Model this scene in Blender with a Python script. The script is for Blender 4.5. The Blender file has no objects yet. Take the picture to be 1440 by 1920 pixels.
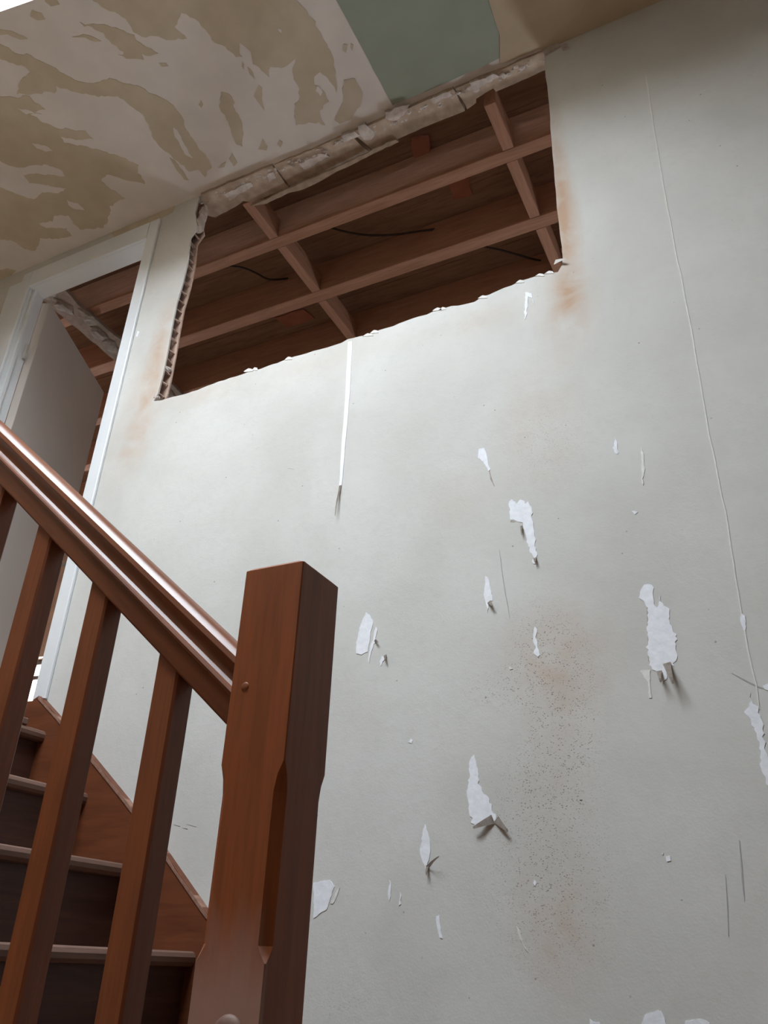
import bpy, bmesh, math, random
from mathutils import Matrix, Vector
from mathutils.geometry import tessellate_polygon

C = bpy.context.scene.collection
S = bpy.context.scene
rnd = random.Random(7)

# ---------------------------------------------------------------- camera
CAM_R = ((0.8945808, 0.44519134, 0.03911352),      # camera right / up / back in world axes
         (0.18319868, -0.44513432, 0.87652363),
         (0.4076315, -0.77695566, -0.47976708))
FPX = 1545.49
cam_d = bpy.data.cameras.new('camera'); cam = bpy.data.objects.new('camera', cam_d); C.objects.link(cam)
cam_d.sensor_fit = 'HORIZONTAL'; cam_d.sensor_width = 36.0; cam_d.lens = 36.0*FPX/1440.0
cam_d.clip_start = 0.02
cam.matrix_world = Matrix(CAM_R).transposed().to_4x4()
S.camera = cam

# ---------------------------------------------------------------- sky and exposure
w = bpy.data.worlds.new('overcast_sky'); S.world = w; w.use_nodes = True
bg = w.node_tree.nodes['Background']
bg.inputs[0].default_value = (0.84, 0.92, 1.0, 1); bg.inputs[1].default_value = 17.0
S.view_settings.view_transform = 'Standard'; S.view_settings.look = 'None'
S.view_settings.gamma = 1; S.view_settings.use_curve_mapping = False
S.view_settings.exposure = 1.28
S.cycles.max_bounces = 14; S.cycles.diffuse_bounces = 8; S.cycles.transparent_max_bounces = 12
S.cycles.use_denoising = True

Y = 1.9; H = 3.03          # stairwell wall plane, ceiling height (camera eye at 0,0,0)
FLOOR = -0.59; UP = 0.72   # lower landing, upper floor
SKY = (-2.25, -0.65, -0.15, 0.925)          # roof window opening x0 x1 y0 y1
WIN = (-6.3, -4.9, 1.3, 2.08); FILL_WIN = (-.2, .52, 1.3, 1.92); SHAFT = .40; FARY = 4.5  # window in the room behind, plus an added unseen one for light

def portal(name, loc, rot, sx, sy):
    l = bpy.data.lights.new(name, 'AREA'); l.shape = 'RECTANGLE'; l.size = sx; l.size_y = sy
    l.cycles.is_portal = True
    o = bpy.data.objects.new(name, l); C.objects.link(o); o.location = loc; o.rotation_euler = rot
portal('roof_window_daylight', ((SKY[0]+SKY[1])/2, (SKY[2]+SKY[3])/2, H+SHAFT+.02), (0, 0, 0), SKY[1]-SKY[0], SKY[3]-SKY[2])
portal('far_window_daylight', ((WIN[0]+WIN[1])/2, FARY+.19, (WIN[2]+WIN[3])/2), (math.pi/2*-1, 0, 0), WIN[1]-WIN[0], WIN[3]-WIN[2])
portal('added_window_daylight', ((FILL_WIN[0]+FILL_WIN[1])/2, FARY+.19, (FILL_WIN[2]+FILL_WIN[3])/2), (math.pi/2*-1, 0, 0), FILL_WIN[1]-FILL_WIN[0], FILL_WIN[3]-FILL_WIN[2])  # daylight portal of the added, unseen window

# ---------------------------------------------------------------- materials
def new_mat(name):
    m = bpy.data.materials.new(name); m.use_nodes = True
    n = m.node_tree.nodes; l = m.node_tree.links
    return m, n, l, n['Principled BSDF']
def mixrgb(n, l, fac, a, b, mode='MIX'):
    x = n.new('ShaderNodeMix'); x.data_type = 'RGBA'; x.blend_type = mode
    for s, v in ((x.inputs[0], fac), (x.inputs[6], a), (x.inputs[7], b)):
        if hasattr(v, 'links'): l.new(v, s)
        elif isinstance(v, tuple): s.default_value = (*v, 1)
        else: s.default_value = v
    return x.outputs[2]
def math_n(n, l, op, a, b=None, clamp=False):
    x = n.new('ShaderNodeMath'); x.operation = op; x.use_clamp = clamp
    for s, v in ((x.inputs[0], a), (x.inputs[1], b)):
        if v is None: continue
        if hasattr(v, 'links'): l.new(v, s)
        else: s.default_value = v
    return x.outputs[0]
def ramp(n, l, src, lo, hi):
    x = n.new('ShaderNodeMapRange'); x.inputs[1].default_value = lo; x.inputs[2].default_value = hi
    l.new(src, x.inputs[0]); return x.outputs[0]
def noise(n, l, vec, scale, detail=3, dist=0.0, out=0):
    x = n.new('ShaderNodeTexNoise'); x.inputs['Scale'].default_value = scale
    x.inputs['Detail'].default_value = detail; x.inputs['Distortion'].default_value = dist
    l.new(vec, x.inputs['Vector']); return x.outputs[out]
def coord(n, l, scale=(1, 1, 1), rot=(0, 0, 0)):
    tc = n.new('ShaderNodeTexCoord'); mp = n.new('ShaderNodeMapping')
    mp.inputs['Scale'].default_value = scale; mp.inputs['Rotation'].default_value = rot
    l.new(tc.outputs['Object'], mp.inputs['Vector']); return mp.outputs[0]
def bump(n, l, b, h, strength, dist=0.002):
    x = n.new('ShaderNodeBump'); x.inputs['Strength'].default_value = strength; x.inputs['Distance'].default_value = dist
    l.new(h, x.inputs['Height']); l.new(x.outputs[0], b.inputs['Normal'])

def plain(name, col, col2=None, rough=.85, scale=20, bs=.3, detail=4, spec=.3):
    m, n, l, b = new_mat(name); v = coord(n, l)
    f = noise(n, l, v, scale, detail)
    l.new(mixrgb(n, l, ramp(n, l, f, .35, .65), col, col2 or tuple(c*.85 for c in col)), b.inputs['Base Color'])
    b.inputs['Roughness'].default_value = rough; b.inputs['Specular IOR Level'].default_value = spec
    if bs: bump(n, l, b, f, bs)
    return m
def wood(name, col, col2, rough=.45, scale=(30, 30, 2.2), rot=(0, 0, 0), coat=0.0, spec=.4, bs=.15, wear=None):
    m, n, l, b = new_mat(name); v = coord(n, l, scale, rot)
    f = noise(n, l, v, 1.0, 5, .8); g = noise(n, l, v, 4.0, 3, .3)
    c = mixrgb(n, l, ramp(n, l, f, .3, .7), col, col2)
    c = mixrgb(n, l, math_n(n, l, 'MULTIPLY', ramp(n, l, g, .45, .8), .5), c, tuple(x*.55 for x in col2))
    r = None
    if wear:                       # worn, scuffed lower part: a patch with a ragged upper edge
        zc, colw = wear
        tc = n.new('ShaderNodeTexCoord'); sx = n.new('ShaderNodeSeparateXYZ'); l.new(tc.outputs['Object'], sx.inputs[0])
        vn = coord(n, l, (40, 40, 9)); rag = noise(n, l, vn, 1.0, 4, .4)
        k = math_n(n, l, 'ADD', sx.outputs[2], math_n(n, l, 'MULTIPLY', rag, .10))
        k = ramp(n, l, k, zc+.10, zc-.01)
        k = math_n(n, l, 'MULTIPLY', k, .85, True)
        k = math_n(n, l, 'MULTIPLY', k, ramp(n, l, sx.outputs[1], -.044, -.050))
        c = mixrgb(n, l, k, c, colw)
        dk = noise(n, l, coord(n, l, (45, 45, 14)), 1.0, 2)
        dk = math_n(n, l, 'MULTIPLY', ramp(n, l, dk, .62, .72), k)
        c = mixrgb(n, l, math_n(n, l, 'MULTIPLY', dk, .6), c, (.03, .015, .01))
    l.new(c, b.inputs['Base Color'])
    b.inputs['Roughness'].default_value = rough; b.inputs['Specular IOR Level'].default_value = spec
    b.inputs['Coat Weight'].default_value = coat; b.inputs['Coat Roughness'].default_value = .25
    bump(n, l, b, f, bs, .001)
    return m

def PX(u, v, axis, val):
    """point where the sight line of photo pixel (u, v) meets the plane axis = val"""
    d = Vector((u-720, 960-v, -FPX))
    r = Vector([sum(CAM_R[k][i]*d[k] for k in range(3)) for i in range(3)])
    return r*(val/r[axis])
def wl(u, v): p = PX(u, v, 1, Y); return (p.x, p.z)
def cl(u, v): p = PX(u, v, 2, H); return (p.x, p.y)

def wall_mat():
    m, n, l, b = new_mat('stripped_wall_board')
    v = coord(n, l)
    f = noise(n, l, v, 3.0, 5, .3); fine = noise(n, l, v, 190, 2); mid = noise(n, l, v, 45, 4)
    c = mixrgb(n, l, ramp(n, l, f, .35, .68), (.60, .60, .575), (.53, .525, .495))
    c = mixrgb(n, l, math_n(n, l, 'MULTIPLY', ramp(n, l, mid, .5, .75), .22), c, (.50, .49, .45))
    def blobs(lst):
        tot = None
        for (u, vv, ru, rv, amt) in lst:
            cx, cz = wl(u, vv); rx = abs(wl(u+ru, vv)[0]-cx); rz = abs(wl(u, vv+rv)[1]-cz)
            mp = n.new('ShaderNodeMapping'); mp.vector_type = 'TEXTURE'
            mp.inputs['Location'].default_value = (cx, Y, cz); mp.inputs['Scale'].default_value = (rx, 1, rz)
            tc = n.new('ShaderNodeTexCoord'); l.new(tc.outputs['Object'], mp.inputs['Vector'])
            g = n.new('ShaderNodeTexGradient'); g.gradient_type = 'SPHERICAL'; l.new(mp.outputs[0], g.inputs[0])
            o = math_n(n, l, 'MULTIPLY', g.outputs['Fac'], amt)
            tot = o if tot is None else math_n(n, l, 'ADD', tot, o)
        return tot
    # brown stains on the board; camera's orange halo painted in along the hole edges
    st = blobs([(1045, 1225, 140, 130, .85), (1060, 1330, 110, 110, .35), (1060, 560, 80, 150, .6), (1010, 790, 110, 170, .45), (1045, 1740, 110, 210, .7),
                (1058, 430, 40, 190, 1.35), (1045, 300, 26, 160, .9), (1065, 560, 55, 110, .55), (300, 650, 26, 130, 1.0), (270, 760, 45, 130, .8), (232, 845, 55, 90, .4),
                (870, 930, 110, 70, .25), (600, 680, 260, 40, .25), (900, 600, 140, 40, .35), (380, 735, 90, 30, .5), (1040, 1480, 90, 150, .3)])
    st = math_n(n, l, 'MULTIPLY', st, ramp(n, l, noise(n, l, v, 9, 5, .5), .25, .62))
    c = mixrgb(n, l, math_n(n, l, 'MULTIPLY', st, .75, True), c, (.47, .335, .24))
    sp = blobs([(1040, 1260, 110, 120, 1.0), (1060, 1370, 90, 90, 1.0), (960, 1290, 140, 60, .55), (1020, 1460, 130, 130, .7), (1030, 1650, 170, 260, .7), (1010, 1180, 90, 90, .5), (640, 1880, 90, 70, .3), (1020, 830, 120, 120, .3)])
    vo = n.new('ShaderNodeTexVoronoi'); vo.inputs['Scale'].default_value = 165; l.new(coord(n, l, (1, 1, 1.5)), vo.inputs['Vector'])
    dot = ramp(n, l, vo.outputs['Distance'], .36, .18)
    dot = math_n(n, l, 'MULTIPLY', dot, ramp(n, l, noise(n, l, v, 60, 3), .42, .56))
    dot = math_n(n, l, 'MULTIPLY', dot, math_n(n, l, 'MULTIPLY', sp, 1.6, True), True)
    c = mixrgb(n, l, math_n(n, l, 'MULTIPLY', dot, .85), c, (.15, .105, .085))
    # sparse flyspecks over the whole board
    vo2 = n.new('ShaderNodeTexVoronoi'); vo2.inputs['Scale'].default_value = 24; l.new(v, vo2.inputs['Vector'])
    d2 = math_n(n, l, 'MULTIPLY', ramp(n, l, vo2.outputs['Distance'], .075, .045), ramp(n, l, noise(n, l, v, 15, 2), .55, .6))
    c = mixrgb(n, l, math_n(n, l, 'MULTIPLY', d2, .7), c, (.22, .18, .15))
    l.new(c, b.inputs['Base Color'])
    b.inputs['Roughness'].default_value = .9; b.inputs['Specular IOR Level'].default_value = .15
    hgt = math_n(n, l, 'ADD', math_n(n, l, 'MULTIPLY', mid, .8), math_n(n, l, 'MULTIPLY', fine, .35))
    bump(n, l, b, hgt, .22, .003)
    return m

M = dict(
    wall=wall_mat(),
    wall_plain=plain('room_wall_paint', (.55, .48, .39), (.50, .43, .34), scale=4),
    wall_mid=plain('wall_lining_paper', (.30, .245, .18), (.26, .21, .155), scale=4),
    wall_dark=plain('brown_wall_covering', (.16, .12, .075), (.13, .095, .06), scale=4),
    white_layer=plain('ceiling_white_layer', (.73, .69, .66), (.67, .635, .605), scale=7, bs=.15),
    tan_paper=plain('ceiling_tan_paper', (.56, .49, .385), (.51, .44, .335), scale=12, bs=.2),
    tan_dark=plain('ceiling_tan_bare', (.55, .46, .34), (.49, .405, .29), scale=9, bs=.2),
    green=plain('green_plasterboard', (.33, .375, .315), (.30, .345, .285), scale=6, bs=.1),
    plaster=plain('plaster_remnant', (.55, .50, .46), (.42, .36, .32), scale=40, bs=.6),
    strip_board=plain('bare_strip_board', (.44, .35, .27), (.34, .255, .19), scale=26, bs=.5),
    tear=plain('torn_white_plaster', (.84, .86, .90), (.76, .78, .82), scale=60, bs=.5),
    tear_edge=plain('torn_paper_edge', (.78, .77, .74), (.68, .66, .62), scale=60, bs=.5),
    flap=plain('torn_grey_paper', (.42, .37, .33), (.33, .28, .24), scale=70, bs=.4),
    crack=plain('open_crack', (.20, .19, .18), (.14, .13, .12), scale=70, bs=0),
    hair=plain('hairline_crack', (.43, .43, .42), (.37, .37, .36), scale=70, bs=0),
    card=plain('cardboard_web', (.60, .45, .37), (.48, .34, .27), scale=40, bs=.2),
    card_shade=plain('cardboard_cell_shade', (.13, .08, .06), (.10, .06, .045), scale=30, bs=.2),
    gloss_white=plain('white_gloss_woodwork', (.72, .75, .77), (.67, .70, .72), rough=.35, scale=5, bs=.05, spec=.5),
    door_paint=plain('door_paint', (.58, .54, .50), (.55, .51, .47), rough=.6, scale=4, bs=.05),
    newel=wood('newel_wood', (.29, .082, .025), (.205, .056, .017), rough=.42, scale=(26, 26, 2.0), wear=(.60, (.34, .205, .17)), spec=.28),
    baluster=wood('baluster_wood', (.235, .068, .022), (.165, .045, .015), rough=.42, scale=(36, 36, 2.2)),
    rail=wood('handrail_wood', (.20, .066, .027), (.14, .044, .018), rough=.38, scale=(2.2, 26, 26), coat=.03, spec=.3, bs=.08),
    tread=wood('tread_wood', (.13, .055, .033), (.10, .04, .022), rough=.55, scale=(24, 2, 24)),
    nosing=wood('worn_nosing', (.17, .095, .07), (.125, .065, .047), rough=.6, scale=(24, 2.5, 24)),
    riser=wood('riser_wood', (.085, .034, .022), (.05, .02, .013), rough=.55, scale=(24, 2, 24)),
    string=wood('string_wood', (.16, .05, .02), (.11, .033, .013), rough=.45, scale=(3, 24, 24)),
    dusty=plain('dusty_string_top', (.30, .17, .125), (.22, .115, .08), scale=60, bs=.5),
    joist=wood('joist_wood', (.42, .235, .155), (.33, .175, .11), rough=.8, scale=(2, 24, 24), spec=.2),
    noggin=wood('noggin_wood', (.43, .24, .16), (.34, .18, .115), rough=.8, scale=(24, 2, 24), spec=.2),
    deck=wood('deck_board', (.30, .19, .13), (.22, .135, .09), rough=.85, scale=(2, 16, 16), spec=.1),
    red_deck=plain('reddish_deck_board', (.42, .13, .08), (.33, .10, .06), scale=12),
    red_patch=plain('dull_red', (.36, .15, .10), (.30, .12, .08), scale=12),
    board_dark=plain('dark_strip_board', (.27, .21, .165), (.20, .15, .115), scale=26, bs=.5),  # darker copies of the strip board and plaster, beyond the door
    plaster_dark=plain('dark_plaster', (.30, .255, .22), (.22, .18, .15), scale=40, bs=.6),
    joint_line=plain('filled_board_joint', (.70, .69, .655), (.64, .63, .59), scale=60, bs=.3),
    cable=plain('black_cable', (.045, .03, .025), (.035, .023, .02), rough=.5, bs=0),
    far_wall=plain('rough_brown_wall', (.50, .38, .30), (.42, .31, .24), scale=6, bs=.5),
    floor=wood('floor_board', (.40, .29, .20), (.33, .23, .15), rough=.5, scale=(2, 14, 14)),
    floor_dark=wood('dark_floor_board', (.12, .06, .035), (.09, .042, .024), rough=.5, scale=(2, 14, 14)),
    frame=plain('window_frame_paint', (.10, .08, .07), (.08, .06, .05), rough=.5, bs=0),
    lining=plain('roof_window_lining', (.30, .25, .19), (.27, .22, .17), scale=5, bs=.1),
    metal=plain('door_handle_metal', (.5, .48, .44), (.45, .43, .4), rough=.3, bs=0),
)
def glass_mat():
    m, n, l, b = new_mat('window_glass')
    t = n.new('ShaderNodeBsdfTransparent'); g = n.new('ShaderNodeBsdfGlossy'); g.inputs['Roughness'].default_value = .02
    x = n.new('ShaderNodeMixShader'); x.inputs[0].default_value = .05
    l.new(t.outputs[0], x.inputs[1]); l.new(g.outputs[0], x.inputs[2])
    l.new(x.outputs[0], n['Material Output'].inputs['Surface']); return m
M['glass'] = glass_mat()

# ---------------------------------------------------------------- mesh helpers
def link_mesh(name, bm, mat, parent=None, loc=None, smooth=False):
    """bm is in world axes; the object's origin goes to loc (top-level) or to the parent's origin (part)"""
    o0 = Vector((0, 0, 0))
    p = parent
    while p is not None:
        o0 += p.location; p = p.parent
    off = o0 if parent is not None else Vector(loc or (0, 0, 0))
    bmesh.ops.recalc_face_normals(bm, faces=bm.faces)
    bm.transform(Matrix.Translation(-off))
    me = bpy.data.meshes.new(name); bm.to_mesh(me); bm.free()
    for m in (mat if isinstance(mat, list) else [mat]): me.materials.append(m)
    if smooth:
        for f in me.polygons: f.use_smooth = True
    o = bpy.data.objects.new(name, me); C.objects.link(o)
    if parent is not None: o.parent = parent
    else: o.location = off
    return o
def empty(name, loc, label=None, cat=None, group=None, kind=None):
    o = bpy.data.objects.new(name, None); C.objects.link(o); o.location = loc; o.empty_display_size = .1
    return tag(o, label, cat, group, kind)
def tag(o, label=None, cat=None, group=None, kind=None):
    for k, v in (('label', label), ('category', cat), ('group', group), ('kind', kind)):
        if v: o[k] = v
    return o
def box(bm, lo, hi, bevel=0, seg=1):
    r = bmesh.ops.create_cube(bm, size=1.0)
    vs = r['verts']
    for v in vs:
        v.co = Vector([lo[i] if v.co[i] < 0 else hi[i] for i in range(3)])
    if bevel:
        es = list({e for v in vs for e in v.link_edges})
        bmesh.ops.bevel(bm, geom=es, offset=bevel, segments=seg, affect='EDGES', profile=.5)
def mbox(lo, hi, bevel=0, seg=1):
    bm = bmesh.new(); box(bm, lo, hi, bevel, seg); return bm
def prism(bm, loops, to3, t0, t1):
    """loops: outline (and holes) in 2D; to3(a, b, t) -> 3D; solid between t0 and t1"""
    pts = [p for lp in loops for p in lp]
    tris = tessellate_polygon([[Vector((a, b, 0)) for a, b in lp] for lp in loops])
    va = [bm.verts.new(to3(a, b, t0)) for a, b in pts]; vb = [bm.verts.new(to3(a, b, t1)) for a, b in pts]
    for t in tris:
        if len(set(t)) < 3: continue
        try:
            bm.faces.new([va[i] for i in t]); bm.faces.new([vb[i] for i in reversed(t)])
        except ValueError: pass
    k = 0
    for lp in loops:
        for i in range(len(lp)):
            a, b2 = k+i, k+(i+1) % len(lp)
            try: bm.faces.new([va[a], va[b2], vb[b2], vb[a]])
            except ValueError: pass
        k += len(lp)
    return bm
xz = lambda a, b, t: (a, t, b)
xy = lambda a, b, t: (a, b, t)
def jag(pts, amp, step, closed=True, r=rnd):
    """ragged version of an outline"""
    out = []; n = len(pts); d = 0.0
    for i in range(n if closed else n-1):
        a, b = pts[i], pts[(i+1) % n]
        L = math.hypot(b[0]-a[0], b[1]-a[1])
        k = max(1, min(30, int(L/step)))
        nx, ny = -(b[1]-a[1])/(L+1e-9), (b[0]-a[0])/(L+1e-9)
        for j in range(k):
            t = j/k; d = .55*d+r.uniform(-amp, amp)*(.8 if r.random() < .85 else 1.7) if j else 0.0
            out.append((a[0]+(b[0]-a[0])*t+nx*d, a[1]+(b[1]-a[1])*t+ny*d))
    if not closed: out.append(pts[-1])
    return out
def line_poly(pts, wd):
    L, R_ = [], []
    for i, p in enumerate(pts):
        a = pts[max(0, i-1)]; b = pts[min(len(pts)-1, i+1)]
        dx, dy = b[0]-a[0], b[1]-a[1]; q = math.hypot(dx, dy)
        k = wd*(.35 if i in (0, len(pts)-1) else 1)/2
        L.append((p[0]-dy/q*k, p[1]+dx/q*k)); R_.append((p[0]+dy/q*k, p[1]-dx/q*k))
    return L+R_[::-1]
def tube(pts, r, seg=8):
    bm = bmesh.new(); rings = []
    for i, p in enumerate(pts):
        p = Vector(p); d = (Vector(pts[min(i+1, len(pts)-1)])-Vector(pts[max(i-1, 0)])).normalized()
        u = d.cross(Vector((0, 0, 1)));  u = u.normalized() if u.length > 1e-4 else Vector((1, 0, 0)); v = d.cross(u)
        rings.append([bm.verts.new(p+u*math.cos(a)*r+v*math.sin(a)*r) for a in [2*math.pi*k/seg for k in range(seg)]])
    for a, b in zip(rings, rings[1:]):
        for k in range(seg): bm.faces.new([a[k], a[(k+1) % seg], b[(k+1) % seg], b[k]])
    bm.faces.new(rings[0]); bm.faces.new(rings[-1][::-1]); return bm
def lump(c, s, seed, sub=2, amp=.3):
    bm = bmesh.new(); bmesh.ops.create_icosphere(bm, subdivisions=sub, radius=1.0)
    r = random.Random(seed)
    for v in bm.verts:
        v.co *= 1+r.uniform(-amp, amp)
        v.co = Vector((c[0]+v.co.x*s[0], c[1]+v.co.y*s[1], c[2]+v.co.z*s[2]))
    return bm
def struct(name, bm, mat, label, cat='wall', loc=None, parent=None):
    o = link_mesh(name, bm, mat, parent, loc)
    return tag(o, label, cat, None, 'structure')

# ================================================================ STRUCTURE
XL, XR, YB = -4.0, 1.6, -1.0        # stairwell: left, right, behind the camera
# ---- back wall (hollow cardboard-cored partition) with door opening and ragged hole up to the ceiling
hole_left = [wl(*p) for p in [(374, 364), (366, 400), (370, 428), (357, 446), (352, 490), (343, 530), (331, 570), (323, 610), (316, 650), (306, 700), (296, 738), (288, 752)]]
hole_bot = [wl(*p) for p in [(288, 752), (305, 750), (380, 727), (420, 713), (464, 698), (468, 691), (480, 694), (531, 676), (541, 672), (600, 655), (640, 643), (652, 636), (690, 629), (705, 621),
            (760, 602), (800, 590), (818, 581), (860, 573), (890, 566), (905, 556), (960, 535), (975, 527), (1010, 516), (1030, 512), (1046, 510), (1053, 498)]]
hole_right = [wl(*p) for p in [(1053, 498), (1055, 486), (1050, 440), (1044, 390), (1040, 340), (1036, 290), (1032, 240), (1030, 200), (1026, 160), (1022, 128), (1022, 100)]]
notch = hole_left[:-1]+jag(hole_bot, .0035, .022, False)[:-1]+jag(hole_right, .002, .05, False)
notch[0] = (notch[0][0], H); notch[-1] = (notch[-1][0], H)
DX0, DX1, DZ1 = -3.03, -2.279, 2.866
outline = [(XL, FLOOR), (XL, H)]+notch+[(XR, H), (XR, FLOOR)]
door_loop = [(DX0-.03, UP), (DX0-.03, DZ1+.03), (DX1+.03, DZ1+.03), (DX1+.03, UP)]
bm = bmesh.new(); prism(bm, [outline, door_loop], xz, Y, Y+.007)
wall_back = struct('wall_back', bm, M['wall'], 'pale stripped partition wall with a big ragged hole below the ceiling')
bm = bmesh.new(); prism(bm, [[(a+(.004 if i < 14 else 0), b) for i, (a, b) in enumerate(outline)], door_loop], xz, Y+.043, Y+.05)
link_mesh('rear_board', bm, M['card'], wall_back)
# exposed cardboard honeycomb along the left edge of the hole
zz = [b for a, b in hole_left]; 
def left_x(z):
    for (a, b), (c, d) in zip(hole_left, hole_left[1:]):
        if d <= z <= b: return a+(c-a)*(b-z)/(b-d+1e-9)
    return hole_left[-1][0]
bm = bmesh.new()
cell_shade = [(left_x(z)-.040, z) for z in [2.80-.06*k for k in range(16)]]
prism(bm, [cell_shade+[(x-.006, z) for x, z in cell_shade[::-1]]], xz, Y+.007, Y+.043)
link_mesh('honeycomb_cell_shade', bm, M['card_shade'], wall_back)  # dark tone paints in the shade deep inside the cells
z = 2.79; k = 0
while z > 1.895:
    x = left_x(z); t1, t2 = rnd.uniform(-.012, .003), rnd.uniform(-.004, .004)
    bm = bmesh.new(); q = .0016
    y0, y1 = Y+.006, Y+.044
    pts = [(x-.014, y0, z+.003), (x-rnd.uniform(.001, .004), y0, z+t1+.002), (x-rnd.uniform(.000, .003), y1, z+t2-.002), (x-.014, y1, z-.002)]
    va = [bm.verts.new((a, b, c+q)) for a, b, c in pts]; vb = [bm.verts.new((a, b, c-q)) for a, b, c in pts]
    bm.faces.new(va); bm.faces.new(vb[::-1])
    for i in range(4): bm.faces.new([va[i], va[(i+1) % 4], vb[(i+1) % 4], vb[i]])
    link_mesh('honeycomb_web', bm, M['card'], wall_back)
    z -= .055 if z < 2.4 else .047; k += 1
for c, s in (((-2.013, Y+.025, 2.05), (.008, .016, .012)), ((-2.028, Y+.01, 1.905), (.012, .012, .014)), ((-1.997, Y+.022, 2.86), (.016, .022, .06)), ((-2.0, Y+.03, 2.93), (.014, .02, .05))):
    link_mesh('plaster_lump', lump(c, s, int(c[2]*100)), M['plaster'], wall_back)

# ---- the other stairwell walls
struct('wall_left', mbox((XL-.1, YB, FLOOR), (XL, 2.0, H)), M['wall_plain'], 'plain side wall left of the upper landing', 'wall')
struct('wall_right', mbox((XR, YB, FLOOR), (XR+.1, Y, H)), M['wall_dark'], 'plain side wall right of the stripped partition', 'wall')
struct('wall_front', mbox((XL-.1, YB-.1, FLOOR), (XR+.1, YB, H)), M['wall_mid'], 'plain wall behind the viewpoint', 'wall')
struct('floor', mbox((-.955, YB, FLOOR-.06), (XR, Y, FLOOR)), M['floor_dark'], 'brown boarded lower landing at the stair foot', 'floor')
struct('floor.001', mbox((XL, YB, UP-.02), (-2.37, Y, UP+.06)), M['floor'], 'brown upper landing at the head of the stairs', 'floor')
struct('floor.002', mbox((XL, YB, FLOOR-.06), (-.955, Y, FLOOR)), M['floor'], 'brown floor beside the flight of stairs', 'floor')

# ---- ceiling with the roof window opening
sk = [(SKY[0], SKY[2]), (SKY[0], .90), (-2.2, .909), (-2.03, .935), (SKY[1], 1.0), (SKY[1], SKY[2])]
bm = bmesh.new(); prism(bm, [[(XL-.1, YB-.1), (XR+.1, YB-.1), (XR+.1, Y+.004), (XL-.1, Y+.004)], sk], xy, H, H+.03)
ceiling = struct('ceiling', bm, M['white_layer'], 'stripped ceiling with white plaster and torn tan patches', 'ceiling')
bm = bmesh.new()
ol = [(a+(.03 if a > -2 else -.03), b+(.03 if b > .5 else -.03)) for a, b in sk]
prism(bm, [ol, sk], xy, H+.03, H+SHAFT)
win2 = struct('window_2', bm, M['lining'], 'bright roof window at the top left corner', 'window')
bm = bmesh.new(); prism(bm, [[(a, b) for a, b in sk]], xy, H+SHAFT-.02, H+SHAFT-.016); link_mesh('pane', bm, M['glass'], win2)

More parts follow.
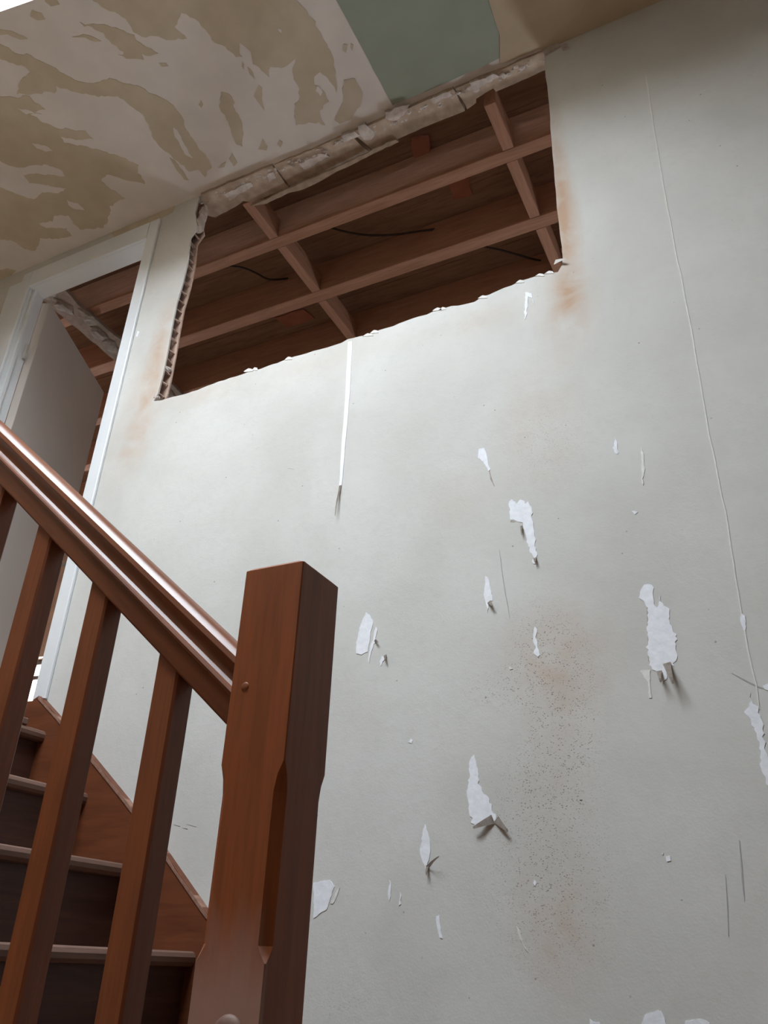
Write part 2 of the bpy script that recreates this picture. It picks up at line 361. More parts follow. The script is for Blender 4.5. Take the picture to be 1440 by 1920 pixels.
def cpatch(name, px, mat, t, amp=.006, step=.013):
    pts = jag([cl(*p) for p in px], amp, step)
    bm = bmesh.new(); prism(bm, [pts], xy, H-t, H+.001); return link_mesh(name, bm, mat, ceiling)
TAN = [
 [(160, -14), (175, 2), (215, 22), (240, 42), (250, 60), (282, 67), (320, 75), (350, 72), (327, 50), (340, 24), (365, 35), (385, 55), (397, 75), (422, 87), (442, 107), (455, 107), (449, 80), (470, 97), (474, 120), (505, 145),
  (507, 125), (535, 125), (554, 110), (550, 142), (562, 180), (552, 207), (555, 235), (585, 230), (610, 235), (600, 207), (617, 190), (610, 175), (589, 152), (600, 135), (615, 147), (630, 175), (632, 160), (629, 130), (619, 95), (605, 72), (592, 40), (570, 15), (548, -14)],
 [(150, 41), (160, 47), (175, 44), (195, 45), (232, 57), (252, 65), (255, 75), (297, 100), (282, 105), (265, 100), (270, 112), (237, 110), (222, 102), (232, 97), (210, 82), (195, 62), (172, 50), (158, 50)],
 [(135, 69), (155, 64), (175, 69), (190, 77), (178, 78), (160, 70)],
 [(-10, 78), (0, 82), (30, 100), (50, 100), (82, 117), (112, 135), (140, 150), (180, 155), (205, 146), (250, 160), (272, 167), (300, 182), (325, 197), (342, 220), (345, 232), (355, 250), (365, 265), (380, 285), (392, 300), (397, 315), (385, 332), (372, 318), (355, 322),
  (345, 310), (330, 300), (320, 290), (300, 275), (285, 255), (280, 240), (272, 222), (262, 210), (237, 192), (220, 180), (185, 182), (162, 175), (140, 172), (105, 160), (102, 175), (32, 177), (37, 155), (57, 135), (47, 125), (17, 117), (-10, 108)],
 [(318, 295), (328, 300), (342, 318), (354, 338), (346, 337), (332, 320)],
 [(415, 172), (427, 175), (437, 187), (442, 210), (452, 225), (457, 250), (455, 275), (440, 265), (430, 235), (415, 210), (412, 185)],
 [(485, 159), (492, 165), (492, 190), (496, 207), (487, 195), (476, 180)],
 [(645, 150), (665, 147), (680, 175), (675, 200), (655, 225), (637, 232), (627, 225), (645, 190), (642, 165)],
 [(492, 260), (502, 275), (500, 282), (484, 280)], [(435, 286), (445, 305), (438, 312), (430, 298)], [(376, 187), (381, 195), (378, 202), (373, 197)], [(415, 308), (424, 303), (421, 313), (410, 315)],
 [(298, 118), (312, 118), (316, 124), (303, 125)], [(454, 115), (458, 120), (457, 130), (453, 124)], [(464, 125), (474, 135), (478, 149), (468, 139)], [(645, 82), (652, 84), (649, 99), (643, 95)], [(658, 80), (663, 84), (661, 95), (657, 90)], [(524, 262), (530, 266), (526, 276), (520, 270)],
 [(-12, 180), (55, 180), (85, 205), (55, 215), (80, 230), (105, 240), (160, 245), (175, 260), (155, 262), (112, 256), (120, 268), (200, 285), (260, 310), (258, 325), (272, 345), (250, 340), (200, 327), (190, 340), (225, 365), (234, 372), (205, 385), (200, 420), (190, 428),
  (150, 430), (135, 415), (125, 432), (134, 442), (110, 448), (75, 446), (65, 470), (45, 466), (25, 452), (-12, 447)],
 [(-12, 508), (12, 503), (30, 507), (20, 518), (-12, 528)],
 [(0, 54), (22, 58), (52, 73), (38, 74), (14, 64), (-8, 66)], [(60, 18), (78, 24), (85, 36), (70, 38), (56, 30)], [(90, -10), (106, -2), (112, 8), (96, 12), (84, 2)],
]
for i, p in enumerate(TAN): cpatch('torn_tan_patch', p, M['tan_paper'], .0012+.0001*(i % 4), .006 if len(p) > 10 else .0025)
for p in ([(-12, 296), (0, 301), (17, 310), (44, 314), (82, 307), (111, 316), (121, 330), (102, 327), (58, 325), (44, 328), (55, 342), (79, 345), (96, 349), (125, 352), (111, 361), (79, 360), (64, 373), (52, 371), (29, 362), (-12, 344)],
          [(125, 374), (146, 380), (159, 393), (143, 392), (131, 386)], [(102, 403), (128, 403), (137, 415), (125, 427), (87, 427), (73, 418), (99, 415)],
          [(325, 238), (333, 244), (341, 262), (352, 280), (362, 296), (352, 292), (338, 272), (328, 256)], [(30, 200), (60, 208), (78, 214), (50, 214)], [(595, 160), (605, 172), (601, 180), (592, 170)], [(522, 52), (528, 55), (528, 61), (522, 57)],
          [(60, 268), (84, 272), (100, 282), (86, 284), (70, 278)]):
    cpatch('white_plaster_patch', p, M['white_layer'], .0024, .005, .012)
cpatch('green_board', [(622, -16), (736, 196), (790, 174), (850, 148), (900, 126), (936, 108), (935, 62), (926, 36), (916, 2), (910, -16)], M['green'], .004, .0015, .05)
cpatch('bare_tan_board', [(911, -16), (917, 2), (927, 36), (937, 62), (937, 120), (1010, 92), (1030, 92), (1200, 22), (1285, -16)], M['tan_dark'], .003, .002, .05)
for p in ([(955, 62), (985, 55), (1000, 62), (990, 82), (962, 86), (950, 78)], [(1080, 46), (1110, 34), (1150, 24), (1180, 6), (1190, 14), (1150, 40), (1100, 52)], [(1005, 80), (1040, 66), (1085, 50), (1080, 56), (1030, 80)]):
    cpatch('plaster_smear', p, M['plaster'], .0022, .006, .012)

# ---- ragged strip left under the ceiling where the partition was cut away
def strip_pts(px, z=H): return [tuple(PX(u, v, 2, z)[:2]) for u, v in px]
trim = empty('trim_1', (-1.2, Y+.06, H), 'broken strip of board and plaster crumbs along the top of the hole', 'trim', None, 'structure')
SEG = [([(376, 366), (510, 311), (541, 351), (505, 366), (474, 379), (456, 377), (441, 388), (425, 397), (404, 408), (388, 404)], .016),
       ([(513, 310), (655, 250), (690, 283), (694, 288), (640, 311), (545, 350)], .011),
       ([(660, 248), (688, 237), (850, 167), (872, 208), (780, 246), (700, 282)], .017),
       ([(853, 166), (1024, 94), (1030, 128), (930, 172), (925, 166), (892, 186), (893, 193), (876, 205)], .012)]
for p, t in SEG:
    bm = bmesh.new(); prism(bm, [jag(strip_pts(p, H-t), .0025, .025)], xy, H-t, H+.012)
    link_mesh('board_segment', bm, M['strip_board'], trim)
bm = bmesh.new(); prism(bm, [jag(strip_pts([(470, 386), (545, 352), (620, 320), (742, 262), (748, 266), (640, 318), (600, 340), (560, 358), (540, 362), (500, 382)], H-.030), .003, .02)], xy, H-.030, H-.022)
link_mesh('splintered_lip', bm, M['strip_board'], trim)
for p in ([(500, 330), (512, 322), (517, 334), (505, 342)], [(672, 236), (684, 233), (702, 248), (696, 262), (682, 262), (674, 250)], [(722, 210), (755, 198), (768, 196), (764, 208), (740, 226), (722, 222)], [(880, 155), (930, 140), (938, 144), (900, 164), (884, 168)],
          [(640, 254), (665, 246), (672, 256), (645, 266)], [(420, 365), (470, 342), (474, 350), (430, 376)], [(804, 186), (845, 170), (850, 178), (812, 193)], [(560, 306), (612, 286), (618, 294), (570, 318)]):
    pts = jag(strip_pts(p, H-.02), .005, .010)
    bm = bmesh.new(); prism(bm, [pts], xy, H-.0205, H-.008); link_mesh('plaster_lump', bm, M['plaster'], trim)
bm = bmesh.new()
for i in range(120):
    t = rnd.random(); px = 378+t*648; py = 366-(px-378)*.4168
    x, y_ = cl(px, py+rnd.uniform(0, 14)); s = rnd.uniform(.003, .009)
    b2 = lump((x, y_, H-.012-rnd.random()*.006), (s*1.5, s, s*.8), i, 1, .35)
    me = bpy.data.meshes.new('t'); b2.to_mesh(me); b2.free(); bm.from_mesh(me); bpy.data.meshes.remove(me)
o = link_mesh('plaster_crumbs', bm, M['plaster'], trim); o['kind'] = 'stuff'
for p in ([(1016, 86), (1030, 78), (1052, 88), (1040, 96), (1022, 106), (1018, 96)], [(1052, 88), (1064, 84), (1068, 92), (1056, 96)]):
    bm = bmesh.new(); prism(bm, [jag([wl(*q) for q in p], .003, .015)], xz, Y-.008, Y); link_mesh('plaster_lump', bm, M['plaster'], trim)

# ---- marks and tears on the wall, each its own piece
def wpatch(name, px, mat, t=.001, amp=.0022, step=.016):
    pts = jag([wl(*p) for p in px], amp, step)
    bm = bmesh.new(); prism(bm, [pts], xz, Y-t, Y+.0005); return link_mesh(name, bm, mat, wall_back)
TEARS = [
 [(898, 842), (908, 840), (912, 850), (916, 872), (920, 880), (916, 884), (906, 866), (896, 858)],
 [(955, 940), (960, 936), (968, 945), (975, 937), (985, 945), (990, 940), (996, 950), (998, 975), (1002, 1000), (1008, 1040), (1006, 1057), (998, 1055), (990, 1020), (984, 995), (980, 980), (958, 975), (955, 960)],
 [(910, 1080), (916, 1085), (920, 1105), (924, 1125), (918, 1130), (914, 1150), (912, 1135), (908, 1110)],
 [(686, 1148), (700, 1165), (694, 1195), (690, 1222), (678, 1228), (668, 1226), (668, 1205), (674, 1178)],
 [(705, 1175), (708, 1180), (704, 1205), (696, 1225), (693, 1243), (691, 1240), (694, 1215), (700, 1200)],
 [(716, 1230), (726, 1232), (718, 1240), (714, 1250), (712, 1240)],
 [(1003, 1175), (1007, 1180), (1004, 1195), (1008, 1210), (1013, 1228), (1008, 1232), (1000, 1225), (1005, 1215), (1000, 1195)],
 [(1200, 1110), (1215, 1095), (1226, 1102), (1226, 1132), (1234, 1144), (1239, 1117), (1245, 1136), (1256, 1142), (1256, 1170), (1269, 1189), (1267, 1219), (1264, 1249), (1249, 1245), (1251, 1267), (1243, 1282), (1237, 1264), (1217, 1247), (1215, 1140), (1204, 1125)],
 [(1200, 1258), (1220, 1256), (1219, 1282), (1222, 1309), (1217, 1309), (1215, 1279)],
 [(1407, 1300), (1412, 1320), (1422, 1325), (1430, 1370), (1440, 1420), (1452, 1485), (1436, 1470), (1425, 1420), (1415, 1370), (1395, 1335), (1405, 1325)],
 [(1430, 1286), (1456, 1280), (1456, 1300), (1434, 1293)],
 [(1153, 820), (1158, 830), (1158, 852), (1154, 850), (1149, 840)], [(1201, 838), (1207, 850), (1209, 875), (1206, 910), (1203, 905), (1203, 870)],
 [(889, 1415), (894, 1437), (900, 1473), (912, 1491), (930, 1527), (927, 1541), (905, 1538), (890, 1552), (881, 1530), (876, 1494), (881, 1458), (881, 1426)],
 [(797, 1545), (806, 1574), (806, 1603), (800, 1635), (793, 1617), (788, 1588)],
 [(588, 1655), (618, 1650), (628, 1662), (618, 1690), (612, 1706), (588, 1722)], [(637, 1665), (634, 1674), (624, 1695), (620, 1694), (628, 1676)],
 [(730, 1650), (733, 1655), (733, 1680), (730, 1690), (728, 1680)], [(750, 1672), (753, 1680), (752, 1695), (748, 1698)],
 [(818, 1718), (824, 1716), (828, 1750), (830, 1760), (824, 1758), (820, 1740)], [(968, 1735), (975, 1745), (980, 1765), (990, 1785), (984, 1778), (974, 1760)],
 [(1210, 1902), (1226, 1898), (1240, 1896), (1252, 1930), (1198, 1930)], [(1285, 1914), (1310, 1910), (1330, 1918), (1332, 1930), (1282, 1930)], [(1106, 1910), (1124, 1916), (1128, 1930), (1108, 1930)],
 [(985, 548), (997, 550), (1002, 570), (998, 560), (990, 556), (988, 590), (984, 600), (984, 575)], [(1390, 1150), (1397, 1155), (1398, 1180), (1394, 1183), (1388, 1160)],
 [(258, 620), (263, 622), (258, 632), (255, 630)], [(1248, 1606), (1256, 1604), (1258, 1614), (1250, 1616)], [(1239, 1600), (1244, 1599), (1243, 1604)],
 [(770, 1385), (774, 1388), (772, 1394), (766, 1392)], [(1002, 1650), (1006, 1655), (1004, 1662), (1000, 1656)], [(1184, 958), (1196, 960), (1190, 965)], [(954, 1250), (962, 1254), (956, 1256)],
]
for i, p in enumerate(TEARS):
    big = len(p) > 9
    wpatch('paper_tear', p, M['tear'] if len(p) > 7 or i % 4 else M['tear_edge'], .001, .0042 if big else .0018, .006)
# hanging white tape strip below the hole, lower end peeling off
wpatch('tape_strip', [(653, 641), (661, 640), (657, 720), (652, 790), (646, 860), (641, 912), (636, 912), (641, 830), (648, 740)], M['tear'], .0015, .0008, .03)
def ribbon(px_a, px_b, wd, out, mat, name, n=7, twist=0.0):
    """strip of paper attached at px_a, curling away from the wall towards px_b"""
    a, b = wl(*px_a), wl(*px_b); dx, dz = b[0]-a[0], b[1]-a[1]; L = math.hypot(dx, dz); nx, nz = -dz/L, dx/L
    bm = bmesh.new(); rows = []
    for i in range(n+1):
        t = i/n; k = wd*(1-.75*t)/2; o = out*math.sin(t*1.75)**1.3+.001
        cx, cz = a[0]+dx*t, a[1]+dz*t
        rows.append([bm.verts.new((cx+nx*k, Y-o-twist*t*k, cz+nz*k)), bm.verts.new((cx-nx*k, Y-o+twist*t*k*.5, cz-nz*k))])
    fs = []
    for p, q in zip(rows, rows[1:]): fs.append(bm.faces.new([p[0], p[1], q[1], q[0]]))
    bmesh.ops.solidify(bm, geom=fs, thickness=.0008)
    return link_mesh(name, bm, mat, wall_back)
ribbon((639, 908), (632, 970), .009, .012, M['flap'], 'curled_paper')
ribbon((1250, 1243), (1266, 1288), .018, .026, M['flap'], 'curled_paper')
ribbon((1236, 1258), (1242, 1284), .012, .020, M['flap'], 'curled_paper')
ribbon((925, 1536), (890, 1554), .022, .010, M['flap'], 'curled_paper', twist=.3)
ribbon((930, 1536), (955, 1560), .018, .009, M['flap'], 'curled_paper')
ribbon((800, 1628), (829, 1607), .010, .016, M['flap'], 'curled_paper')
ribbon((802, 1622), (803, 1642), .008, .010, M['flap'], 'curled_paper')
ribbon((1040, 492), (1062, 492), .02, .012, M['tear_edge'], 'curled_paper')
ribbon((917, 1128), (926, 1140), .012, .010, M['flap'], 'curled_paper')
ribbon((1003, 1046), (1006, 1058), .010, .008, M['flap'], 'curled_paper')
ribbon((978, 986), (980, 1006), .008, .007, M['flap'], 'curled_paper')
ribbon((722, 1228), (726, 1240), .010, .008, M['flap'], 'curled_paper')
ribbon((703, 1200), (712, 1206), .008, .008, M['flap'], 'curled_paper')
def crack(px, wd, mat='hair', t=.0006):
    pts = jag([wl(*p) for p in px], .0012, .03, False)
    bm = bmesh.new(); prism(bm, [line_poly(pts, wd)], xz, Y-t, Y+.0005); return link_mesh('crack', bm, M[mat], wall_back)
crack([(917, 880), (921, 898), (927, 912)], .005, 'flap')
crack([(936, 1030), (944, 1090), (956, 1160)], .0022)
crack([(1386, 1575), (1390, 1620), (1396, 1690)], .003)
crack([(1360, 1640), (1364, 1700), (1366, 1755)], .002)
crack([(1372, 1262), (1394, 1274), (1417, 1286), (1440, 1294)], .003)
crack([(1213, 1136), (1215, 1180), (1216, 1240)], .003, 'flap')
crack([(1087, 1500), (1092, 1500)], .005, 'crack')
crack([(962, 968), (958, 978), (966, 978)], .004, 'flap')
crack([(704, 1378), (706, 1400)], .0016); crack([(342, 1552), (352, 1554)], .004); crack([(326, 1546), (338, 1549)], .005); crack([(350, 1545), (368, 1550)], .003); crack([(540, 878), (552, 880)], .003)
# vertical board joint right of the hole
bm = bmesh.new(); prism(bm, [line_poly(jag([wl(*p) for p in [(1211, 140), (1222, 215), (1250, 385), (1300, 640), (1330, 820), (1365, 990), (1390, 1150), (1418, 1285), (1424, 1330)]], .0012, .04, False), .0036)], xz, Y-.0009, Y+.0005)
link_mesh('board_joint', bm, M['joint_line'], wall_back)
# torn lining paper between the door head and the ceiling
wpatch('lining_paper', [(216, 450), (210, 436), (251, 419), (286, 403), (328, 386), (324, 398), (292, 413), (245, 434)], M['tan_paper'], .001, .003, .03)
wpatch('lining_paper', [(-10, 600), (8, 575), (14, 600), (10, 640), (-10, 690)], M['tan_paper'], .001, .004, .03)
# little nibs of paper standing up along the lower edge of the hole
for u, vv, s in ((466, 694, 9), (478, 692, 6), (541, 672, 7), (690, 628, 10), (702, 622, 8), (820, 580, 9), (830, 579, 7), (905, 557, 9), (975, 528, 8), (1012, 516, 9), (1030, 511, 9)):
    wpatch('paper_nib', [(u-s, vv+3), (u-s*.4, vv-1), (u, vv-3), (u+s*.7, vv-2), (u+s, vv+2)], M['tear_edge'], .0015, .0018, .008)

# ---- door opening: frame, leaf
door = empty('door_1', (-2.6, Y, UP), 'white painted door frame at the stair head with its grey door standing open', 'door', None, 'structure')
CW = .06
link_mesh('casing', mbox((DX1, Y-.014, UP), (DX1+.058, Y, 2.968), .003), M['gloss_white'], door)
link_mesh('casing', mbox((DX0-.062, Y-.0145, UP), (DX0, Y, 2.968), .003), M['gloss_white'], door)
link_mesh('casing_head', mbox((DX0+.0005, Y-.0145, DZ1), (DX1-.0005, Y, 2.966), .001), M['gloss_white'], door)
link_mesh('casing_backing', mbox((DX0-.16, Y-.008, UP), (DX0-.064, Y, 2.93), .002), M['gloss_white'], door)
link_mesh('jamb', mbox((DX1, Y, UP), (DX1+.029, Y+.085, DZ1+.029)), M['gloss_white'], door)
link_mesh('jamb', mbox((DX0-.029, Y, UP), (DX0, Y+.085, DZ1+.029)), M['gloss_white'], door)
link_mesh('head_lining', mbox((DX0, Y, DZ1), (DX1, Y+.085, DZ1+.029)), M['gloss_white'], door)
link_mesh('door_stop', mbox((DX0, Y+.02, UP), (DX0+.012, Y+.035, DZ1)), M['gloss_white'], door)
bm = mbox((0, -.04, UP+.01), (.745, 0, DZ1-.015), .002)
bm.transform(Matrix.Translation((DX0-.012, Y+.094, 0)) @ Matrix.Rotation(math.radians(112.5), 4, 'Z'))
leaf = link_mesh('door_leaf', bm, M['door_paint'], door)
bm = tube([(.69, -.04, UP+1.0), (.69, -.085, UP+1.0), (.60, -.085, UP+1.0)], .009)
bm.transform(Matrix.Translation((DX0-.012, Y+.094, 0)) @ Matrix.Rotation(math.radians(112.5), 4, 'Z'))
link_mesh('door_handle', bm, M['metal'], leaf)
for hz in (UP+.25, UP+1.75): link_mesh('hinge', mbox((DX0+.001, Y+.066, hz), (DX0+.016, Y+.082, hz+.09), .003), M['metal'], door)

# ---- room behind: walls, floor, window, roof deck
FX0, FX1 = -6.6, 1.9
struct('floor.003', mbox((FX0, Y+.05, UP-.06), (FX1, FARY, UP)), M['floor'], 'bare floor of the room behind the partition', 'floor')
DECK = H+.20
bm = bmesh.new()
prism(bm, [[(FX0, UP), (FX1, UP), (FX1, DECK), (FX0, DECK)], [(WIN[0], WIN[2]), (WIN[0], WIN[3]), (WIN[1], WIN[3]), (WIN[1], WIN[2])], [(FILL_WIN[0], FILL_WIN[2]), (FILL_WIN[0], FILL_WIN[3]), (FILL_WIN[1], FILL_WIN[3]), (FILL_WIN[1], FILL_WIN[2])]], xz, FARY, FARY+.2)
struct('wall_far', bm, M['far_wall'], 'rough brown far wall of the room behind the partition', 'wall')
struct('wall_far_left', mbox((FX0-.1, Y+.05, UP), (FX0, FARY+.2, DECK)), M['far_wall'], 'rough brown left wall of the room behind', 'wall')
struct('wall_far_right', mbox((FX1, Y+.05, UP), (FX1+.1, FARY+.2, DECK)), M['far_wall'], 'rough brown right wall of the room behind', 'wall')
struct('wall_far_side', mbox((FX0, Y+.03, UP), (XL-.1, Y+.13, DECK)), M['far_wall'], 'rough brown near wall of the room behind', 'wall')
struct('wall_far_end', mbox((XR+.1, Y-.05, UP), (FX1, Y+.05, DECK)), M['far_wall'], 'short brown wall beside the partition end', 'wall')
struct('wall_top', mbox((FX0, Y+.004, H+.03), (FX1, Y+.05, DECK)), M['far_wall'], 'brown upstand above the ceiling edge', 'wall')
def far_window(name, W, zm, label):
    win = empty(name, ((W[0]+W[1])/2, FARY+.1, W[2]), label, 'window', None, 'structure')
    fy0, fy1 = FARY+.06, FARY+.11
    for lo, hi in (((W[0], fy0, W[2]), (W[0]+.05, fy1, W[3])), ((W[1]-.05, fy0, W[2]), (W[1], fy1, W[3])), ((W[0], fy0, W[2]), (W[1], fy1, W[2]+.05)), ((W[0], fy0, W[3]-.04), (W[1], fy1, W[3]))):
        link_mesh('window_frame', mbox(lo, hi, .004), M['frame'], win)
    link_mesh('glazing_bar', mbox((W[0]+.05, fy0+.005, zm), (W[1]-.05, fy1-.005, zm+.035), .003), M['frame'], win)
    link_mesh('pane', mbox((W[0]+.05, fy0+.02, W[2]+.05), (W[1]-.05, fy0+.024, zm)), M['glass'], win)
    link_mesh('pane', mbox((W[0]+.05, fy0+.02, zm+.035), (W[1]-.05, fy0+.024, W[3]-.04)), M['glass'], win)
far_window('window_1', WIN, 1.915, 'small bright window seen beyond the door frame')
far_window('added_window', FILL_WIN, 1.64, 'unseen window added at the right to light the joists')  # added out of view to brighten the joists
# deck boards above the joists (run along the joists)
struct('deck_light_block', mbox((FX0-.1, Y+.004, DECK+.028), (FX1+.1, FARY+.2, DECK+.06)), M['far_wall'], 'unseen slab added above the board deck to block sky light', 'ceiling')  # added slab, keeps sky light out of the plank gaps
deck = empty('ceiling.001', (-2.7, 3.2, DECK), 'brown board deck above the open joists', 'ceiling', None, 'structure')
yb = Y+.05; k = 0
RED = {(0, -1.02): .10, (1, -.95): .14}
while yb < FARY+.2:
    link_mesh('plank', mbox((FX0, yb+.001, DECK+rnd.uniform(0, .003)), (FX1, yb+.1395, DECK+.025)), M['deck'], deck)
    yb += .14; k += 1

# ================================================================ JOISTS, NOGGINS, CABLES
JY = [(2.255, 2.318), (2.648, 2.722), (3.06, 3.125), (3.47, 3.535), (3.88, 3.945), (4.29, 4.355)]
JL = ['rough brown joist nearest the partition, crossing the top of the hole', 'second rough brown joist from the partition, across the middle of the hole', 'third brown joist from the partition, above the lower edge of the hole',
      'fourth brown joist from the partition, deep in the far room', 'fifth brown joist from the partition, deep in the far room', 'farthest brown joist, next to the far wall']
for (a, b), lab in zip(JY, JL):
    o = link_mesh('ceiling_joist', mbox((FX0+.01, a, H), (FX1-.01, b, DECK-.001), .003), M['joist'], None, (FX0, a, H))
    tag(o, lab, 'joist', 'open ceiling joists')
gaps = [(Y+.125, JY[0][0])]+[(JY[i][1], JY[i+1][0]) for i in range(5)]
for cx, side in ((-1.846, 'left'), (-.676, 'right')):
    for i, (a, b) in enumerate(gaps[:4]):
        dx = rnd.uniform(-.008, .008)
        o = link_mesh('noggin', mbox((cx-.024+dx, a, H+.001), (cx+.024+dx, b, H+.115), .002), M['noggin'], None, (cx, a, H))
        where = ('between top strip and nearest joist', 'between nearest and second joists', 'between second and third joists', 'between third and fourth joists')[i]
        tag(o, f'{side} short brown cross piece {where}', 'noggin', 'cross pieces between the joists')
# remains of another partition head seen through the door
tr2 = empty('trim_2', (-3.1, 2.3, H), 'pale torn plaster strip across the joists beyond the door', 'trim', None, 'structure')
x0 = -3.16
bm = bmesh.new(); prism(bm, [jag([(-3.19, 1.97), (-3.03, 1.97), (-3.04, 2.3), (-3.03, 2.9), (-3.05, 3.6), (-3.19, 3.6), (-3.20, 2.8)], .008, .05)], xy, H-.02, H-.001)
link_mesh('board_segment', bm, M['board_dark'], tr2)
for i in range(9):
    link_mesh('plaster_lump', lump((-3.11+rnd.uniform(-.05, .05), 2.05+i*.12, H-.022), (.03+rnd.random()*.02, .06, .012), 40+i), M['plaster_dark'], tr2)
def cable(px, zs, lab):
    pts = []
    for i, ((u, v), z_) in enumerate(zip(px, zs)): pts.append(PX(u, v, 2, z_))
    sm = []
    for i in range(len(pts)-1):
        p0, p1, p2, p3 = pts[max(i-1, 0)], pts[i], pts[i+1], pts[min(i+2, len(pts)-1)]
        for j in range(5):
            t = j/5; sm.append(.5*((2*p1)+(-p0+p2)*t+(2*p0-5*p1+4*p2-p3)*t*t+(-p0+3*p1-3*p2+p3)*t**3))
    sm.append(pts[-1])
    o = link_mesh('cable', tube(sm, .0055), M['cable'], None, tuple(pts[0]), True); tag(o, lab, 'cable', 'black cables in the ceiling void')
zc = H+.14
cable([(612, 424), (645, 434), (690, 441), (740, 440), (790, 433), (830, 428)], [zc+.03, zc, zc, zc, zc, zc+.03], 'black cable sagging between the two joists in the middle of the hole')
cable([(905, 462), (935, 468), (965, 476), (1000, 486), (1025, 490)], [zc+.03, zc, zc, zc, zc+.03], 'short black cable near the lower right corner of the hole')
cable([(425, 498), (455, 502), (480, 512), (505, 524), (540, 522)], [zc+.03, zc, zc, zc, zc+.03], 'black cable bending down near the left end of the hole')
for px, zt in (([(772, 262), (804, 258), (806, 288), (776, 296)], DECK-.02), ([(838, 340), (880, 334), (886, 364), (850, 374)], DECK-.006), ([(515, 596), (568, 580), (590, 598), (540, 614)], DECK-.006)):
    bm = bmesh.new(); prism(bm, [jag([tuple(PX(u, v, 2, zt)[:2]) for u, v in px], .006, .03)], xy, zt, DECK)
    link_mesh('red_fragment', bm, M['red_patch'], deck)  # flat dull red pieces under the deck

# ================================================================ STAIRCASE
RISE, RUN = .2, .238
XN, ZN = -1.455, .007            # nosing of the reference tread
Y0, Y1 = .968, 1.874
stairs = empty('staircase', (-.98, (Y0+Y1)/2, FLOOR), 'dark brown wooden flight of stairs climbing left along the stripped wall', 'stairs')
for k in range(-2, 5):
    xn = XN-k*RUN*.99; zn = ZN+k*RISE
    if k == 4: zn = UP+.062; xn = -2.375
    prof = [(xn-.275, zn), (xn-.012, zn), (xn-.004, zn-.004), (xn, zn-.013), (xn-.001, zn-.024), (xn-.007, zn-.032), (xn-.018, zn-.034), (xn-.275, zn-.034)]
    if k < 4:
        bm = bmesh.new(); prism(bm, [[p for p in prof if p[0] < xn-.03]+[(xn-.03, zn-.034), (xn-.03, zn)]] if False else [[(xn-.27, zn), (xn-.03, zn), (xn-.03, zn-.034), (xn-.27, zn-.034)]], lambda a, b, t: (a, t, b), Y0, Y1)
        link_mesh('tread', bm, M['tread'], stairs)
    pr = [(xn-.03, zn), (xn-.012, zn), (xn-.004, zn-.004), (xn, zn-.013), (xn-.001, zn-.024), (xn-.007, zn-.032), (xn-.018, zn-.034), (xn-.03, zn-.034)]
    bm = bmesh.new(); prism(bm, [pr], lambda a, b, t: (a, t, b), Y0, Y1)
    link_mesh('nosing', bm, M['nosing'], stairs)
    zb = (zn-RISE) if k < 4 else ZN+3*RISE
    if k == -2: zb = FLOOR
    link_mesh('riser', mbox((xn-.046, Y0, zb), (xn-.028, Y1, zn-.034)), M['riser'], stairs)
link_mesh('cover_strip', mbox((-2.185, 1.0, ZN+3*RISE), (-2.165, 1.80, ZN+3*RISE+.022), .003), M['nosing'], stairs)
sp = [(-.965, FLOOR), (-.965, -.29), (-1.22, -.08), (-1.457, .108), (-1.606, .239), (-1.783, .386), (-1.952, .517), (-2.13, .652), (-2.236, .728), (-2.262, .714), (-2.31, .714), (-2.33, .716), (-2.37, .716), (-2.37, .42), (-1.3, FLOOR)]
bm = bmesh.new(); prism(bm, [sp], xz, Y1, Y-.001); link_mesh('wall_string', bm, M['string'], stairs)
tp = sp[1:9]
bm = bmesh.new(); prism(bm, [jag(tp, .002, .03, False)+[(a+.001, b-.012) for a, b in tp[::-1]]], xz, Y1-.002, Y-.001); link_mesh('string_capping', bm, M['dusty'], stairs)
os_ = [(-.86, FLOOR), (-.86, -.37), (-2.37, .92), (-2.37, .55), (-1.1, FLOOR)]
bm = bmesh.new(); prism(bm, [os_], xz, .93, .968); link_mesh('outer_string', bm, M['string'], stairs)

# newel post, stop-chamfered
NX0, NX1, NY0, NY1 = -.699, -.599, .90, 1.003
newel = empty('newel_post', ((NX0+NX1)/2, (NY0+NY1)/2, FLOOR), 'square reddish brown newel post with chamfered edges in front of the wall', 'post')
bm = bmesh.new()
NT = .506
secs = [(FLOOR, .0015), (-.03, .0015), (-.006, .0015), (.002, .007), (.012, .0125), (.10, .0125), (.185, .0125), (.205, .009), (.222, .0015), (.45, .0015), (NT-.004, .0015), (NT, .006)]
rings = []
for zz_, c in secs:
    ins = .004 if zz_ == NT else 0; cc = .0125 if zz_ < .1 else c
    a0, a1, b0, b1 = NX0+ins, NX1-ins, NY0+ins, NY1-ins
    ring = [(a0+c, b0), (a1-c, b0), (a1, b0+c), (a1, b1-cc), (a1-cc, b1), (a0+c, b1), (a0, b1-c), (a0, b0+c)]
    rings.append([bm.verts.new((x, y, zz_)) for x, y in ring])
for a, b in zip(rings, rings[1:]):
    for i in range(8): bm.faces.new([a[i], a[(i+1) % 8], b[(i+1) % 8], b[i]])
bm.faces.new(rings[0][::-1]); bm.faces.new(rings[-1])
bm.transform(Matrix.Translation((0, 0, 0)))
post = link_mesh('post', bm, M['newel'], newel)
# the wear patch of the newel material is measured from the part's origin (the foot)
def dome(c, r, h):
    bm = bmesh.new(); bmesh.ops.create_uvsphere(bm, u_segments=20, v_segments=10, radius=1.0)
    for v in bm.verts: v.co = Vector((c[0]+v.co.x*r, c[1]+v.co.y*h, c[2]+v.co.z*r))
    return bm
link_mesh('dowel_plug', dome((-.675, NY0, .325), .0062, .0016), M['baluster'], newel, smooth=True)
link_mesh('bolt_button', dome((-.640, NY0, -.078), .021, .009), M['nosing'], newel, smooth=True)

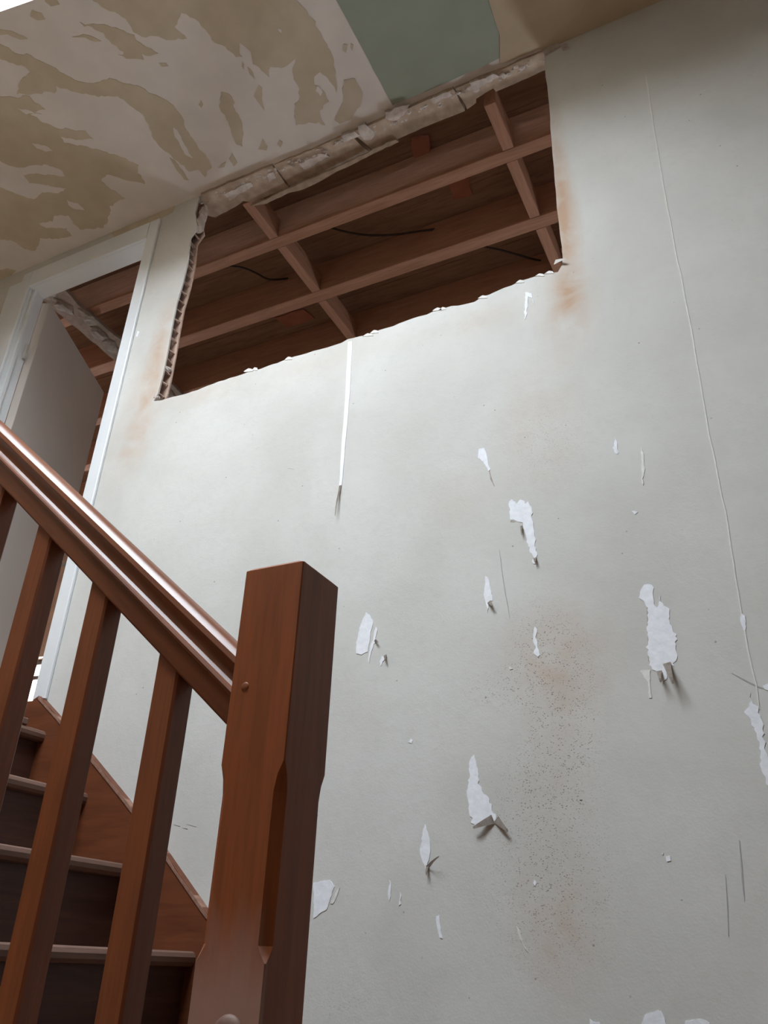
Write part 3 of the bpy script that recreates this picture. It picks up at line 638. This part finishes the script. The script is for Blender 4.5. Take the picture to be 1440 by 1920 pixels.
# handrail
SL = .83; ang = math.atan(SL)
half = [(.0, 0), (.024, 0), (.0275, .003), (.0285, .008), (.0285, .030), (.030, .033), (.0335, .0345), (.0345, .038), (.0330, .0415), (.0285, .0435), (.0250, .048), (.0240, .054), (.0255, .0595), (.0295, .0640), (.0315, .0700), (.0300, .0775), (.0245, .0840), (.015, .0880), (.0, .0895)]
profile = half+[(-a, b) for a, b in half[-2:0:-1]]
rail_y = .952
def rail_top(x): return .412-SL*(x+.735)
RT = .0895
bm = bmesh.new()
x_hi, x_lo = -2.35, NX0+.002
ux, uz = -math.sin(ang)*-1, math.cos(ang)      # section 'up' (perpendicular to the slope)
ra = []
for xe in (x_lo, x_hi):
    ring = []
    for a, b in profile:
        # vertical end cut: keep x fixed, height = vertical offset of that profile point
        ring.append(bm.verts.new((xe, rail_y-a, rail_top(xe)-(RT-b)/math.cos(ang))))
    ra.append(ring)
n_ = len(profile)
for i in range(n_): bm.faces.new([ra[0][i], ra[0][(i+1) % n_], ra[1][(i+1) % n_], ra[1][i]])
bm.faces.new(ra[0]); bm.faces.new(ra[1][::-1])
base = Vector((x_lo, rail_y, rail_top(x_lo)))
bm.transform(Matrix.Rotation(-0.0, 4, 'Y'))
hr = link_mesh('handrail', bm, M['rail'], None, tuple(base))
# lay the grain along the slope: rotate mesh into the rail's own axes
R_ = Matrix.Rotation(ang, 4, 'Y'); hr.data.transform(R_.inverted()); hr.rotation_euler = (0, ang, 0)
for f in hr.data.polygons: f.use_smooth = True
hr.data.set_sharp_from_angle(angle=math.radians(28))
tag(hr, 'glossy moulded reddish brown handrail sloping up to the left from the newel post', 'handrail')

# balusters: one mesh, copied down the slope
BW, BD = .045, .042
def rail_bot(x): return rail_top(x)-RT/math.cos(ang)
def string_top(x): return -.37+(-.86-x)*(1.29/1.51)
bx = [-.870, -1.050, -1.225, -1.402]
by0 = .93
def baluster_mesh():
    bm = bmesh.new(); x = bx[0]; c = .0035
    sec = [(x+c, by0), (x+BW-c, by0), (x+BW, by0+c), (x+BW, by0+BD-c), (x+BW-c, by0+BD), (x+c, by0+BD), (x, by0+BD-c), (x, by0+c)]
    lo = [bm.verts.new((a, b, string_top(a)-.001)) for a, b in sec]; hi = [bm.verts.new((a, b, rail_bot(a)+.001)) for a, b in sec]
    for i in range(8): bm.faces.new([lo[i], lo[(i+1) % 8], hi[(i+1) % 8], hi[i]])
    bm.faces.new(lo[::-1]); bm.faces.new(hi); return bm
b0 = link_mesh('baluster', baluster_mesh(), M['baluster'], None, (bx[0], by0, string_top(bx[0])))
BL = ['brown square baluster nearest the newel post', 'second brown square baluster from the newel post', 'third brown square baluster from the newel post', 'fourth brown baluster from the newel post, cut by the left picture edge']
for i, x in enumerate(bx):
    o = b0 if i == 0 else b0.copy()
    if i: C.objects.link(o)
    o.location = (x, by0, string_top(x))
    tag(o, BL[i], 'baluster', 'balusters under the handrail')
